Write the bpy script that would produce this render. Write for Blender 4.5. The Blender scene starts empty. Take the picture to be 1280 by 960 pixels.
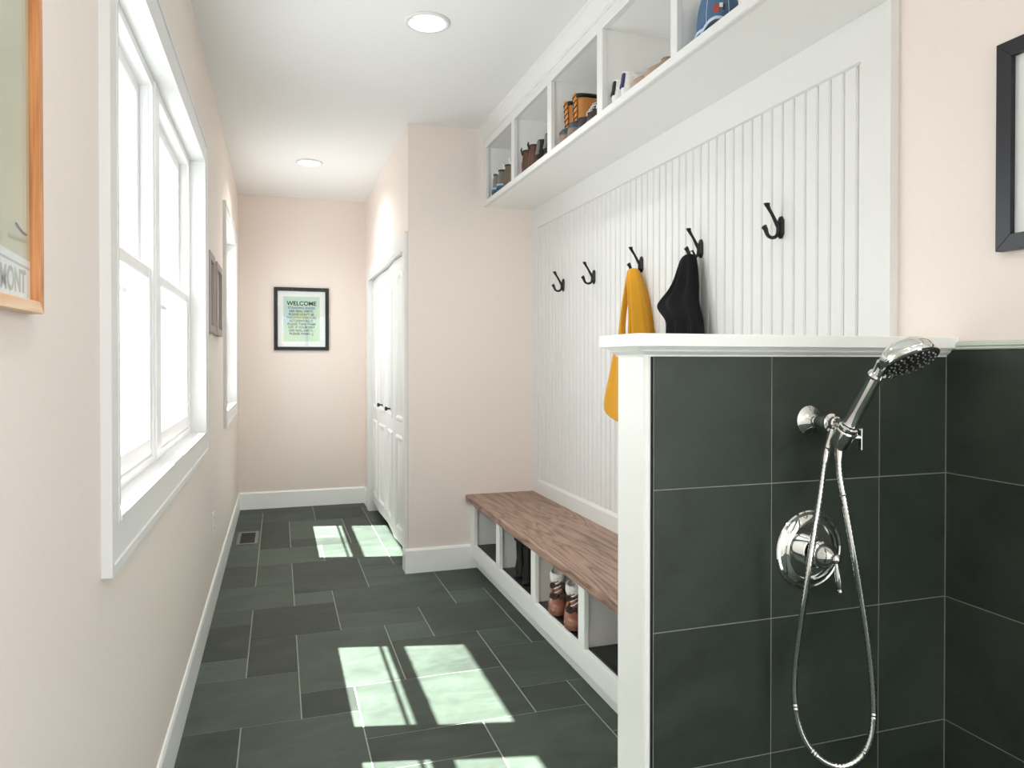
import bpy, bmesh, math, random
from math import pi, sin, cos, radians as R
from mathutils import Vector, Matrix
random.seed(7)
S = bpy.context.scene
COL = S.collection
SKY_STRENGTH, SUN_STRENGTH, CAN_POWER, EXPOSURE = 5.4, 60.0, 5.5, 0.07

# ------------------------------------------------------------------ materials
def _mat(name):
    m = bpy.data.materials.new(name); m.use_nodes = True
    nt = m.node_tree; b = nt.nodes.get('Principled BSDF')
    return m, nt, b
def N(nt, t, **kw):
    n = nt.nodes.new(t)
    for k, v in kw.items():
        if k in n.inputs: n.inputs[k].default_value = v
        else: setattr(n, k, v)
    return n
def ramp(nt, stops):
    r = nt.nodes.new('ShaderNodeValToRGB'); e = r.color_ramp.elements
    while len(e) < len(stops): e.new(0.5)
    for k, (p, c) in enumerate(stops):
        e[k].position = p; e[k].color = (*c, 1)
    return r
def lin(r, g, b):
    f = lambda v: (v/255/12.92) if v/255 <= .04045 else ((v/255+.055)/1.055)**2.4
    return (f(r), f(g), f(b))
def mat(name, c, rough=.5, metal=0., var=.06, scale=30, bump=0., coat=0., spec=.5, stretch=None, sheen=0.):
    """plain procedural surface: base colour broken by fine noise, optional bump"""
    m, nt, b = _mat(name); L = nt.links
    tc = N(nt, 'ShaderNodeTexCoord'); mp = N(nt, 'ShaderNodeMapping')
    if stretch: mp.inputs['Scale'].default_value = stretch
    L.new(tc.outputs['Object'], mp.inputs[0])
    no = N(nt, 'ShaderNodeTexNoise', Scale=scale, Detail=4)
    L.new(mp.outputs[0], no.inputs['Vector'])
    rp = ramp(nt, [(.3, tuple(v*(1-var) for v in c)), (.7, tuple(min(1, v*(1+var)) for v in c))])
    L.new(no.outputs['Fac'], rp.inputs[0]); L.new(rp.outputs[0], b.inputs['Base Color'])
    b.inputs['Roughness'].default_value = rough; b.inputs['Metallic'].default_value = metal
    b.inputs['Specular IOR Level'].default_value = spec
    b.inputs['Coat Weight'].default_value = coat
    b.inputs['Sheen Weight'].default_value = sheen
    if bump:
        bu = N(nt, 'ShaderNodeBump', Strength=bump, Distance=.002)
        L.new(no.outputs['Fac'], bu.inputs['Height']); L.new(bu.outputs[0], b.inputs['Normal'])
    return m

PEACH = mat('peach paint', lin(231, 220, 212), .55, var=.008, scale=60, bump=.04)
CEIL = mat('ceiling paint', lin(238, 238, 237), .7, var=.006, scale=60, bump=.04)
WHITE = mat('white cabinet paint', lin(223, 223, 221), .38, var=.006, scale=20)
CUBBY_LIT = mat('cabinet white lightened for cubby shade', lin(241, 241, 239), .4, var=.006, scale=20)  # cabinet white, lightened in its colour to lift the shaded cubby interiors
TRIM_LIT = mat('white gloss trim with floor bounce', lin(242, 245, 241), .32, var=.006, scale=20)  # sun bounce off the floor is put into this brighter, greener white
VINYL = mat('white window vinyl', lin(243, 243, 243), .3, var=.005, scale=20)
CHROME = mat('chrome', (.80, .82, .80), .06, 1., var=.01, scale=8)
IRON = mat('black iron', (.012, .012, .012), .38, .3, var=.2, scale=90, bump=.1)
GROUTF = mat('floor grout', lin(150, 154, 144), .8, var=.1, scale=80)
GROUTW = mat('wall grout', lin(150, 152, 144), .8, var=.1, scale=80)
GAP = mat('dark gap', (.01, .01, .01), .9)
STEEL = mat('grey vent metal', lin(112, 120, 112), .35, .7, var=.05)
PLATE = mat('white plastic plate', lin(240, 236, 230), .3, var=.01)
LENS = None

def slate(name, base, spread, rough, sc, bump):
    """honed slate: tone per tile from the tile_tone attribute, cloudy clefts over it"""
    m, nt, b = _mat(name); L = nt.links
    at = N(nt, 'ShaderNodeAttribute', attribute_name='tile_tone')
    sp = N(nt, 'ShaderNodeSeparateColor'); L.new(at.outputs['Color'], sp.inputs[0])
    tc = N(nt, 'ShaderNodeTexCoord')
    of = N(nt, 'ShaderNodeVectorMath', operation='MULTIPLY_ADD')
    of.inputs[1].default_value = (40, 40, 40)
    L.new(at.outputs['Color'], of.inputs[0]); L.new(tc.outputs['Object'], of.inputs[2])
    mp = N(nt, 'ShaderNodeMapping'); mp.inputs['Scale'].default_value = sc
    L.new(of.outputs[0], mp.inputs[0])
    n1 = N(nt, 'ShaderNodeTexNoise', Scale=3.0, Detail=6, Roughness=.6, Distortion=.8)
    n2 = N(nt, 'ShaderNodeTexNoise', Scale=26, Detail=5, Roughness=.65)
    L.new(mp.outputs[0], n1.inputs['Vector']); L.new(mp.outputs[0], n2.inputs['Vector'])
    a = N(nt, 'ShaderNodeMath', operation='MULTIPLY_ADD'); a.inputs[1].default_value = 1.15; a.inputs[2].default_value = -.2
    L.new(n1.outputs['Fac'], a.inputs[0])
    a2 = N(nt, 'ShaderNodeMath', operation='MULTIPLY_ADD'); a2.inputs[1].default_value = .28
    L.new(n2.outputs['Fac'], a2.inputs[0]); L.new(a.outputs[0], a2.inputs[2])
    a3 = N(nt, 'ShaderNodeMath', operation='MULTIPLY_ADD'); a3.inputs[1].default_value = spread
    L.new(sp.outputs[0], a3.inputs[0])
    a4 = N(nt, 'ShaderNodeMath', operation='SUBTRACT'); a4.inputs[1].default_value = spread*.45
    L.new(a2.outputs[0], a4.inputs[0]); L.new(a4.outputs[0], a3.inputs[2])
    d = tuple(v*.54 for v in base); l = tuple(v*1.6 for v in base)
    rp = ramp(nt, [(.25, d), (.58, base), (1.0, l)])
    L.new(a3.outputs[0], rp.inputs[0]); L.new(rp.outputs[0], b.inputs['Base Color'])
    b.inputs['Specular IOR Level'].default_value = .36
    rr = N(nt, 'ShaderNodeMapRange'); rr.inputs['To Min'].default_value = rough-.08; rr.inputs['To Max'].default_value = rough+.1
    L.new(n2.outputs['Fac'], rr.inputs['Value']); L.new(rr.outputs[0], b.inputs['Roughness'])
    bu = N(nt, 'ShaderNodeBump', Strength=bump, Distance=.003)
    L.new(a2.outputs[0], bu.inputs['Height']); L.new(bu.outputs[0], b.inputs['Normal'])
    return m
SLATE = slate('floor slate', lin(57, 67, 58.5), 1.0, .52, (1, 1.8, 1), .25)
SLATEW = slate('wall slate', lin(55, 63, 56), .12, .40, (1, 1, 1), .18)

def wood(name, dark, mid, light, scale, rough, axis=1, rings=9):
    m, nt, b = _mat(name); L = nt.links
    tc = N(nt, 'ShaderNodeTexCoord'); mp = N(nt, 'ShaderNodeMapping')
    sc = [1, 1, 1]; sc[axis] = .11; mp.inputs['Scale'].default_value = sc
    L.new(tc.outputs['Object'], mp.inputs[0])
    n1 = N(nt, 'ShaderNodeTexNoise', Scale=scale, Detail=3, Roughness=.5, Distortion=.6)
    L.new(mp.outputs[0], n1.inputs['Vector'])
    mu = N(nt, 'ShaderNodeMath', operation='MULTIPLY'); mu.inputs[1].default_value = rings
    L.new(n1.outputs['Fac'], mu.inputs[0])
    fr = N(nt, 'ShaderNodeMath', operation='PINGPONG'); fr.inputs[1].default_value = .5
    L.new(mu.outputs[0], fr.inputs[0])
    mp2 = N(nt, 'ShaderNodeMapping'); s2 = [1, 1, 1]; s2[axis] = .03; mp2.inputs['Scale'].default_value = s2
    L.new(tc.outputs['Object'], mp2.inputs[0])
    n2 = N(nt, 'ShaderNodeTexNoise', Scale=260, Detail=3); L.new(mp2.outputs[0], n2.inputs['Vector'])
    ad = N(nt, 'ShaderNodeMath', operation='MULTIPLY_ADD'); ad.inputs[1].default_value = .45
    L.new(n2.outputs['Fac'], ad.inputs[0]); L.new(fr.outputs[0], ad.inputs[2])
    rp = ramp(nt, [(.18, dark), (.38, mid), (.70, light)])
    L.new(ad.outputs[0], rp.inputs[0]); L.new(rp.outputs[0], b.inputs['Base Color'])
    b.inputs['Roughness'].default_value = rough
    bu = N(nt, 'ShaderNodeBump', Strength=.15, Distance=.001); L.new(ad.outputs[0], bu.inputs['Height']); L.new(bu.outputs[0], b.inputs['Normal'])
    return m
OAK = wood('stained oak', lin(98, 74, 61), lin(143, 115, 98), lin(165, 135, 117), 9, .45, 1, 9)
PINE = wood('oiled oak frame', lin(176, 112, 62), lin(214, 150, 96), lin(232, 182, 132), 9, .4, 2, 6)
PINEH = wood('oiled oak frame rail', lin(196, 140, 92), lin(222, 176, 136), lin(238, 206, 172), 9, .4, 1, 6)

def glass():
    m = bpy.data.materials.new('window glass'); m.use_nodes = True
    nt = m.node_tree; nt.nodes.clear(); L = nt.links
    o = N(nt, 'ShaderNodeOutputMaterial'); t = N(nt, 'ShaderNodeBsdfTransparent'); g = N(nt, 'ShaderNodeBsdfGlossy', Roughness=.02)
    t.inputs[0].default_value = (.96, .97, .96, 1)
    lw = N(nt, 'ShaderNodeLayerWeight', Blend=.5); pw = N(nt, 'ShaderNodeMath', operation='POWER'); pw.inputs[1].default_value = 4.5
    L.new(lw.outputs['Facing'], pw.inputs[0])
    f = N(nt, 'ShaderNodeMath', operation='MULTIPLY_ADD'); f.inputs[1].default_value = .75; f.inputs[2].default_value = .02
    L.new(pw.outputs[0], f.inputs[0])
    mx = N(nt, 'ShaderNodeMixShader'); L.new(f.outputs[0], mx.inputs[0]); L.new(t.outputs[0], mx.inputs[1]); L.new(g.outputs[0], mx.inputs[2])
    L.new(mx.outputs[0], o.inputs[0]); return m
GLASS = glass()
def emit(name, c, s):
    m = bpy.data.materials.new(name); m.use_nodes = True
    b = m.node_tree.nodes['Principled BSDF']; b.inputs['Base Color'].default_value = (*c, 1)
    b.inputs['Emission Color'].default_value = (*c, 1); b.inputs['Emission Strength'].default_value = s
    return m

# ------------------------------------------------------------------ mesh building
class MB:
    def __init__(s): s.v = []; s.f = []; s.t = []
    def add(s, vs, fs, tone=0.):
        o = len(s.v); s.v += [Vector(v) for v in vs]; s.f += [[o+i for i in f] for f in fs]; s.t += [tone]*len(fs); return s
    def box(s, x0, x1, y0, y1, z0, z1, tone=0.):
        return s.add([(x, y, z) for x in (x0, x1) for y in (y0, y1) for z in (z0, z1)],
                     [(0, 1, 3, 2), (4, 6, 7, 5), (0, 4, 5, 1), (2, 3, 7, 6), (0, 2, 6, 4), (1, 5, 7, 3)], tone)
    def cbox(s, x0, x1, y0, y1, z0, z1, c=.002, tone=0.):
        """box with chamfered edges"""
        b = bmesh.new(); bmesh.ops.create_cube(b, size=1)
        for v in b.verts:
            v.co = Vector((x0 if v.co.x < 0 else x1, y0 if v.co.y < 0 else y1, z0 if v.co.z < 0 else z1))
        bmesh.ops.bevel(b, geom=list(b.edges), offset=c, segments=1, affect='EDGES')
        return s.bm(b, tone)
    def bm(s, b, tone=0., M=None):
        b.verts.ensure_lookup_table(); b.verts.index_update()
        s.add([(M @ v.co if M else v.co.copy()) for v in b.verts], [[v.index for v in f.verts] for f in b.faces], tone); b.free(); return s
    def loft(s, rings, cap0=True, cap1=True, tone=0.):
        n = len(rings[0]); vs = [p for r in rings for p in r]; fs = []
        for k in range(len(rings)-1):
            for i in range(n):
                j = (i+1) % n; fs.append((k*n+i, k*n+j, (k+1)*n+j, (k+1)*n+i))
        if cap0: fs.append(tuple(range(n))[::-1])
        if cap1: fs.append(tuple((len(rings)-1)*n+i for i in range(n)))
        return s.add(vs, fs, tone)
    def lathe(s, prof, M=None, seg=32, cap0=True, cap1=True):
        """prof [(r, h)] around local z"""
        M = M or Matrix()
        return s.loft([[M @ Vector((r*cos(2*pi*i/seg), r*sin(2*pi*i/seg), h)) for i in range(seg)] for r, h in prof], cap0, cap1)
    def tube(s, pts, r, seg=10, cap=True):
        pts = [Vector(p) for p in pts]; n = len(pts); rr = r if isinstance(r, (list, tuple)) else [r]*n
        up = None; rings = []
        for i, p in enumerate(pts):
            t = (pts[min(i+1, n-1)]-pts[max(i-1, 0)]).normalized()
            if up is None: up = Vector((0, 0, 1)) if abs(t.z) < .9 else Vector((1, 0, 0))
            a = (up - t*up.dot(t)).normalized(); up = a; b = t.cross(a)
            rings.append([p + (a*cos(2*pi*k/seg)+b*sin(2*pi*k/seg))*rr[i] for k in range(seg)])
        return s.loft(rings, cap, cap)
    def prism(s, poly, axis, a, b, tone=0.):
        """poly of 2 coords extruded along axis (x: (y,z), y: (x,z), z: (x,y))"""
        P = {'x': lambda q, w: (w, q[0], q[1]), 'y': lambda q, w: (q[0], w, q[1]), 'z': lambda q, w: (q[0], q[1], w)}[axis]
        return s.loft([[P(q, a) for q in poly], [P(q, b) for q in poly]], tone=tone)
    def sphere(s, c, r, M=None, seg=16):
        b = bmesh.new(); bmesh.ops.create_uvsphere(b, u_segments=seg, v_segments=seg//2+2, radius=1)
        r = r if isinstance(r, (tuple, list)) else (r, r, r)
        T = Matrix.Translation(c) @ (M or Matrix()) @ Matrix.Diagonal((*r, 1)); return s.bm(b, 0., T)
    def build(s, name, m, parent=None, smooth=False, sub=0, bevel=0, local=False, origin=None):
        me = bpy.data.meshes.new(name)
        off = Vector((0, 0, 0))
        if parent is not None and not local: off = wloc(parent)
        if parent is None:
            off = Vector(origin) if origin else Vector((0, 0, 0))
        me.from_pydata([tuple(v-off) for v in s.v], [], s.f)
        if any(s.t):
            ca = me.color_attributes.new('tile_tone', 'FLOAT_COLOR', 'CORNER')
            for p in me.polygons:
                t = s.t[p.index]
                for li in p.loop_indices: ca.data[li].color = (t, (t*7.31) % 1, (t*13.7) % 1, 1)
        bm = bmesh.new(); bm.from_mesh(me); bmesh.ops.recalc_face_normals(bm, faces=bm.faces); bm.to_mesh(me); bm.free()
        me.materials.append(m)
        if smooth:
            for p in me.polygons: p.use_smooth = True
            if smooth != 'all': me.set_sharp_from_angle(angle=R(smooth if smooth is not True else 40))
        o = bpy.data.objects.new(name, me); COL.objects.link(o)
        if parent is not None: o.parent = parent
        else: o.location = off
        if bevel:
            b = o.modifiers.new('bevel', 'BEVEL'); b.width = bevel; b.segments = 2; b.limit_method = 'ANGLE'; b.angle_limit = R(40)
        if sub:
            q = o.modifiers.new('sub', 'SUBSURF'); q.levels = sub; q.render_levels = sub
        return o
def wloc(o):
    v = Vector(o.location)
    while o.parent: o = o.parent; v += Vector(o.location)
    return v
def thing(name, loc, label, cat, group=None, rz=0):
    o = bpy.data.objects.new(name, None); COL.objects.link(o); o.location = loc; o.rotation_euler = (0, 0, rz)
    o.empty_display_size = .05
    o['label'] = label; o['category'] = cat
    if group: o['group'] = group
    return o
def tag(o, label, cat, group=None):
    o['label'] = label; o['category'] = cat
    if group: o['group'] = group
    return o
def struct(o, label=None):
    o['kind'] = 'structure'
    if label: o['label'] = label
    return o
def copy_tree(o, parent=None):
    c = o.copy(); COL.objects.link(c)
    if parent is not None: c.parent = parent
    for ch in list(o.children): copy_tree(ch, c)
    return c
def dup(o, loc, label, rz=None):
    c = copy_tree(o); c.location = loc; c['label'] = label
    if rz is not None: c.rotation_euler = (0, 0, rz)
    return c

# ------------------------------------------------------------------ dimensions (metres; camera stands at x=0, y=0)
CAMZ = 1.2978
H = 2.74
XL = -.332                       # left wall face
XR = 1.583                       # right wall face
XP = 1.555                       # panelling face
YF = 6.708                       # far wall
YB = 4.397                       # face of the bump-out
XB = .750                        # closet side wall
YK = -1.9                        # wall behind the camera
PF, PBK = 1.392, 1.507           # half wall body (front, back)
TX = 1.575                       # tiled face on the right wall
WT = .15                         # wall thickness

# ------------------------------------------------------------------ floor
def gx(i): return -.131 + .2066*i
def gy(j): return 2.300 + .2110*j
tiles = [  # column, row, width, height in 8 inch modules, traced joints
 (-1, 0, 1, 2), (-1, 2, 2, 2), (-1, 4, 1, 1), (-1, 5, 1, 2), (-1, 7, 1, 1), (-1, 8, 2, 2), (-1, 10, 1, 2), (-1, 12, 1, 2), (-1, 14, 1, 3), (-1, 17, 1, 2), (-1, 19, 1, 1), (-1, 20, 3, 1),
 (0, 0, 2, 2), (0, 4, 1, 2), (0, 6, 2, 2), (0, 10, 1, 2), (0, 12, 2, 2), (0, 14, 1, 4), (0, 18, 2, 2),
 (1, 2, 1, 1), (1, 3, 2, 3), (1, 8, 1, 1), (1, 9, 2, 3), (1, 14, 2, 1), (1, 15, 2, 3),
 (2, 1, 3, 2), (2, 0, 2, 1), (2, 6, 2, 1), (2, 7, 3, 2), (2, 12, 2, 2), (2, 18, 2, 2), (2, 20, 3, 1),
 (3, 3, 2, 2), (3, 5, 1, 1), (3, 9, 2, 2), (3, 11, 1, 1), (3, 14, 1, 4), (4, 11, 1, 2), (4, 13, 1, 4), (4, 17, 1, 2), (4, 19, 1, 1),
 (4, -1, 2, 2), (4, 5, 2, 2), (5, 1, 1, 1), (5, 2, 2, 2), (5, 4, 1, 1), (5, 7, 1, 1), (5, 8, 2, 2), (5, 10, 2, 2), (6, 0, 1, 2), (6, 4, 1, 2), (6, 6, 1, 2)]
tone_of = {(-1, 4): .95, (1, 8): .98, (3, 5): .9, (5, 7): .98, (0, 6): .12, (0, 4): .2, (1, 2): .15, (0, 14): .1, (2, 18): .2, (-1, 5): .25, (-1, 17): .3, (-1, 8): .7, (-1, 2): .62, (1, 3): .62, (0, 12): .8, (1, 15): .75, (5, 2): .55, (4, 5): .5, (5, 8): .5, (2, 7): .55, (6, 4): .4, (0, 0): .55, (-1, 0): .28, (-1, 10): .3, (4, -1): .6, (3, 3): .45, (2, 1): .5}
occ = set()
for c, r, w, h in tiles:
    for i in range(c, c+w):
        for j in range(r, r+h): occ.add((i, j))
for j in range(-21, 21):
    for i in range(-1, 9):
        if (i, j) in occ: continue
        w = h = 1
        if random.random() < .8 and i+1 < 9 and (i+1, j) not in occ: w = 2
        if random.random() < .7 and all((k, j+1) not in occ for k in range(i, i+w)) and j+1 < 21: h = 2
        tiles.append((i, j, w, h))
        for a in range(i, i+w):
            for b in range(j, j+h): occ.add((a, b))
fl = MB(); g = .0022
for c, r, w, h in tiles:
    x0, x1, y0, y1 = gx(c)+g, gx(c+w)-g, gy(r)+g*.7, gy(r+h)-g*.7
    if c == -1: x0 = XL-.05
    if c+w >= 9: x1 = XR+.02
    if r+h >= 21: y1 = YF+.05
    t = tone_of.get((c, r), random.uniform(.25, .75))
    fl.cbox(x0, x1, y0, y1, -.012, 0, .0012, max(.01, t))
floor = struct(fl.build('floor', SLATE))
MB().box(XL-WT, XR+WT, YK-WT, YF+WT, -.06, -.0012).build('grout_bed', GROUTF, floor)

# ------------------------------------------------------------------ walls and ceiling
W1 = (1.685, 3.590, .962, 2.215)     # window_1 opening y0,y1,z0,z1
W2 = (4.990, 6.110, .962, 2.215)
m = MB()
xo = XL-WT
for y0, y1 in ((YK-WT, W1[0]), (W1[1], W2[0]), (W2[1], YF+WT)): m.box(xo, XL, y0, y1, -.05, H+.05)
for w in (W1, W2):
    m.box(xo, XL, w[0], w[1], -.05, w[2]); m.box(xo, XL, w[0], w[1], w[3], H+.05)
wall_left = struct(m.build('wall_left', PEACH))
struct(MB().box(XL, XB+.1, YF, YF+WT, -.05, H+.05).build('wall_far', PEACH))
m = MB()                                # closet wall with the door opening, and the face turned to the camera
DY0, DY1, DZ = 4.500, 6.330, 1.995
m.box(XB, XB+.10, YB+.10, DY0, -.05, H+.05); m.box(XB, XB+.10, DY1, YF+WT, -.05, H+.05); m.box(XB, XB+.10, DY0, DY1, DZ, H+.05)
struct(m.build('wall_closet', PEACH))
struct(MB().box(XB, XR+WT, YB, YB+.10, -.05, H+.05).build('wall_end', PEACH))
B0, B1, BZ0, BZ1 = .0, 1.15, .80, 2.25  # added rear window behind the camera, brightens the room
V0, V1, VZ0, VZ1 = -1.80, .0, .06, 2.56     # added side window behind the camera, fills the left wall with light
struct(MB().box(XR, XR+WT, YK-WT, V0, -.05, H+.05).box(XR, XR+WT, V1, YB, -.05, H+.05).box(XR, XR+WT, V0, V1, -.05, VZ0).box(XR, XR+WT, V0, V1, VZ1, H+.05).build('wall_right', PEACH))
m = MB()
struct(MB().box(XB+.10, XB+.8, DY0-.02, DY1+.3, -.05, H).build('wall_closet_back', mat('closet dark', (.2, .18, .16), .9)))
m.box(XL-WT, B0, YK-WT, YK, -.05, H+.05); m.box(B1, XR+WT, YK-WT, YK, -.05, H+.05)
m.box(B0, B1, YK-WT, YK, -.05, BZ0); m.box(B0, B1, YK-WT, YK, BZ1, H+.05)
struct(m.build('wall_rear', PEACH))
LIGHTS = [(.607, 3.065), (.217, 5.49), (.20, .45)]  # the last is an unseen lamp, added to fill the near left wall
m = MB()                                # ceiling with round holes for the cans
ys = [YK-WT] + [v for y in sorted(l[1] for l in LIGHTS) for v in (y-.12, y+.12)] + [YF+WT]
for k in range(0, len(ys), 2): m.box(XL-WT, XR+WT, ys[k], ys[k+1], H, H+.1)
for lx, ly in LIGHTS:
    m.box(XL-WT, lx-.12, ly-.12, ly+.12, H, H+.1); m.box(lx+.12, XR+WT, ly-.12, ly+.12, H, H+.1)
    n = 48; ci = []; sq = []
    for i in range(n):
        a = 2*pi*i/n; c, s = cos(a), sin(a); k = .12/max(abs(c), abs(s))
        ci.append((lx+.078*c, ly+.078*s)); sq.append((lx+k*c, ly+k*s))
    m.loft([[(x, y, H+.1) for x, y in sq], [(x, y, H) for x, y in sq], [(x, y, H) for x, y in ci], [(x, y, H+.1) for x, y in ci]], False, False)
struct(m.build('ceiling', CEIL))

# baseboards: flat board with eased cap
def bboard(name, x0, y0, x1, y1, nx, ny, m=TRIM_LIT, h=.148, t=.014):
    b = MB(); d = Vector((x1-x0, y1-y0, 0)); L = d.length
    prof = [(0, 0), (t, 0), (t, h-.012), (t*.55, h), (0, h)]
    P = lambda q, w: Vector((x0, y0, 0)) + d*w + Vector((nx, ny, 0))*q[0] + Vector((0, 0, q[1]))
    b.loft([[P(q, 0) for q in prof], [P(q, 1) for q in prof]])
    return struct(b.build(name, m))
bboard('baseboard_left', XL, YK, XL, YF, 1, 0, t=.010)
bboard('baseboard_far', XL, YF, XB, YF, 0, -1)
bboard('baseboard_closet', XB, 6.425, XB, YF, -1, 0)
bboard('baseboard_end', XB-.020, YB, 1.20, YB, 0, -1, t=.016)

# ------------------------------------------------------------------ windows
def casing(parent, w, t=.020, cw=.092, x=XL):
    """picture-frame casing on the wall face: flat board with a raised back band"""
    m = MB(); y0, y1, z0, z1 = w
    prof = [(0, 0), (0, t*.7), (cw*.78, t*.8), (cw*.80, t), (cw, t), (cw, 0)]
    rings = []
    for (y, z, sy, sz) in ((y0, z0, -1, -1), (y1, z0, 1, -1), (y1, z1, 1, 1), (y0, z1, -1, 1), (y0, z0, -1, -1)):
        rings.append([(x+q[1], y+sy*q[0], z+sz*q[0]) for q in prof])
    m.loft(rings, False, False)
    return m.build('casing', WHITE, parent)
def window(name, w, units):
    y0, y1, z0, z1 = w
    m = MB(); d = .012
    # jamb lining and sill boards
    m.box(XL-WT, XL+.016, y0, y0+d, z0, z1); m.box(XL-WT, XL+.016, y1-d, y1, z0, z1)
    m.box(XL-WT, XL+.018, y0+d, y1-d, z0, z0+.010); m.box(XL-WT, XL+.016, y0+d, y1-d, z1-d, z1)
    root = struct(m.build(name, WHITE))
    casing(root, w)
    xi, xe = XL-.050, XL-.120
    a, b = y0+d, y1-d
    mull = .085 if units == 2 else 0
    wu = (b-a-mull)/units
    if units == 2: MB().cbox(xe, XL-.045, a+wu, a+wu+mull, z0+.010, z1-d, .003).build('mullion', VINYL, root)
    for k in range(units):
        u0 = a+k*(wu+mull); u1 = u0+wu; zz0, zz1 = z0+.010, z1-d; f = .028
        m = MB()                              # vinyl frame with jamb tracks and sloped sill
        for s0, s1, sg in ((u0, u0+f, 1), (u1-f, u1, -1)):
            m.box(xe, xi, s0, s1, zz0, zz1)
            for xx in (xi-.012, xi-.030, xi-.048, xi-.062):
                e = s1 if sg > 0 else s0
                m.box(xx-.004, xx, min(e, e+sg*.006), max(e, e+sg*.006), zz0, zz1)
        m.box(xe, xi, u0+f, u1-f, zz1-f, zz1); m.prism([(xe, zz0), (xi, zz0), (xi, zz0+.022), (xi-.012, zz0+.024), (xe, zz0+.034)], 'y', u0+f, u1-f)
        m.build('frame', VINYL, root)
        zm = 1.575
        def sash(nm, x0, x1, za, zb, st, rb, rt):
            m = MB(); p, q = u0+f+.004, u1-f-.004
            m.cbox(x0, x1, p, p+st, za, zb, .004); m.cbox(x0, x1, q-st, q, za, zb, .004)
            m.cbox(x0, x1, p+st, q-st, za, za+rb, .004); m.cbox(x0, x1, p+st, q-st, zb-rt, zb, .004)
            o = m.build(nm, VINYL, root)
            c = (x0+x1)/2
            MB().box(c-.002, c+.002, p+st-.003, q-st+.003, za+rb-.003, zb-rt+.003).build('pane', GLASS, o)
            return o
        lo = sash('lower_sash', xi-.032, xi-.004, zz0+.026, zm+.018, .044, .058, .036)
        sash('upper_sash', xi-.066, xi-.038, zm-.018, zz1-f+.004, .044, .036, .044)
        m = MB()
        for s in (.3, .7): 
            y = u0+wu*s; m.cbox(xi-.030, xi-.008, y-.022, y+.022, zm+.018, zm+.028, .003)
        m.build('sash_lock', VINYL, lo)
        m = MB()                              # half screen on the outside: only its rails read
        m.box(xe+.002, xe+.009, u0+f, u1-f, 1.504, 1.521)
        m.build('screen_rail', VINYL, root)
    return root
window('window_1', W1, 2)
window('window_2', W2, 1)
m = MB()                                   # unseen rear window, added behind the camera as fill daylight
for x0, x1, z0, z1 in ((B0, B1, BZ0, BZ0+.06), (B0, B1, BZ1-.06, BZ1), (B0, B0+.06, BZ0, BZ1), (B1-.06, B1, BZ0, BZ1), (.52, .58, BZ0, BZ1)):
    m.box(x0, x1, YK-.10, YK-.02, z0, z1)
w3 = struct(m.build('fill_window_rear', VINYL))
m = MB()  # unseen side window, added to throw light on the left wall
for y0, y1, z0, z1 in ((V0, V1, VZ0, VZ0+.06), (V0, V1, VZ1-.06, VZ1), (V0, V0+.06, VZ0, VZ1), (V1-.06, V1, VZ0, VZ1), (-.93, -.87, VZ0, VZ1)):
    m.box(XR+.02, XR+.10, y0, y1, z0, z1)
w4 = struct(m.build('fill_window_side', VINYL))
MB().box(XR+.058, XR+.062, V0+.05, V1-.05, VZ0+.05, VZ1-.05).build('pane', GLASS, w4)
MB().box(B0+.05, B1-.05, YK-.062, YK-.058, BZ0+.05, BZ1-.05).build('pane', GLASS, w3)

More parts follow.
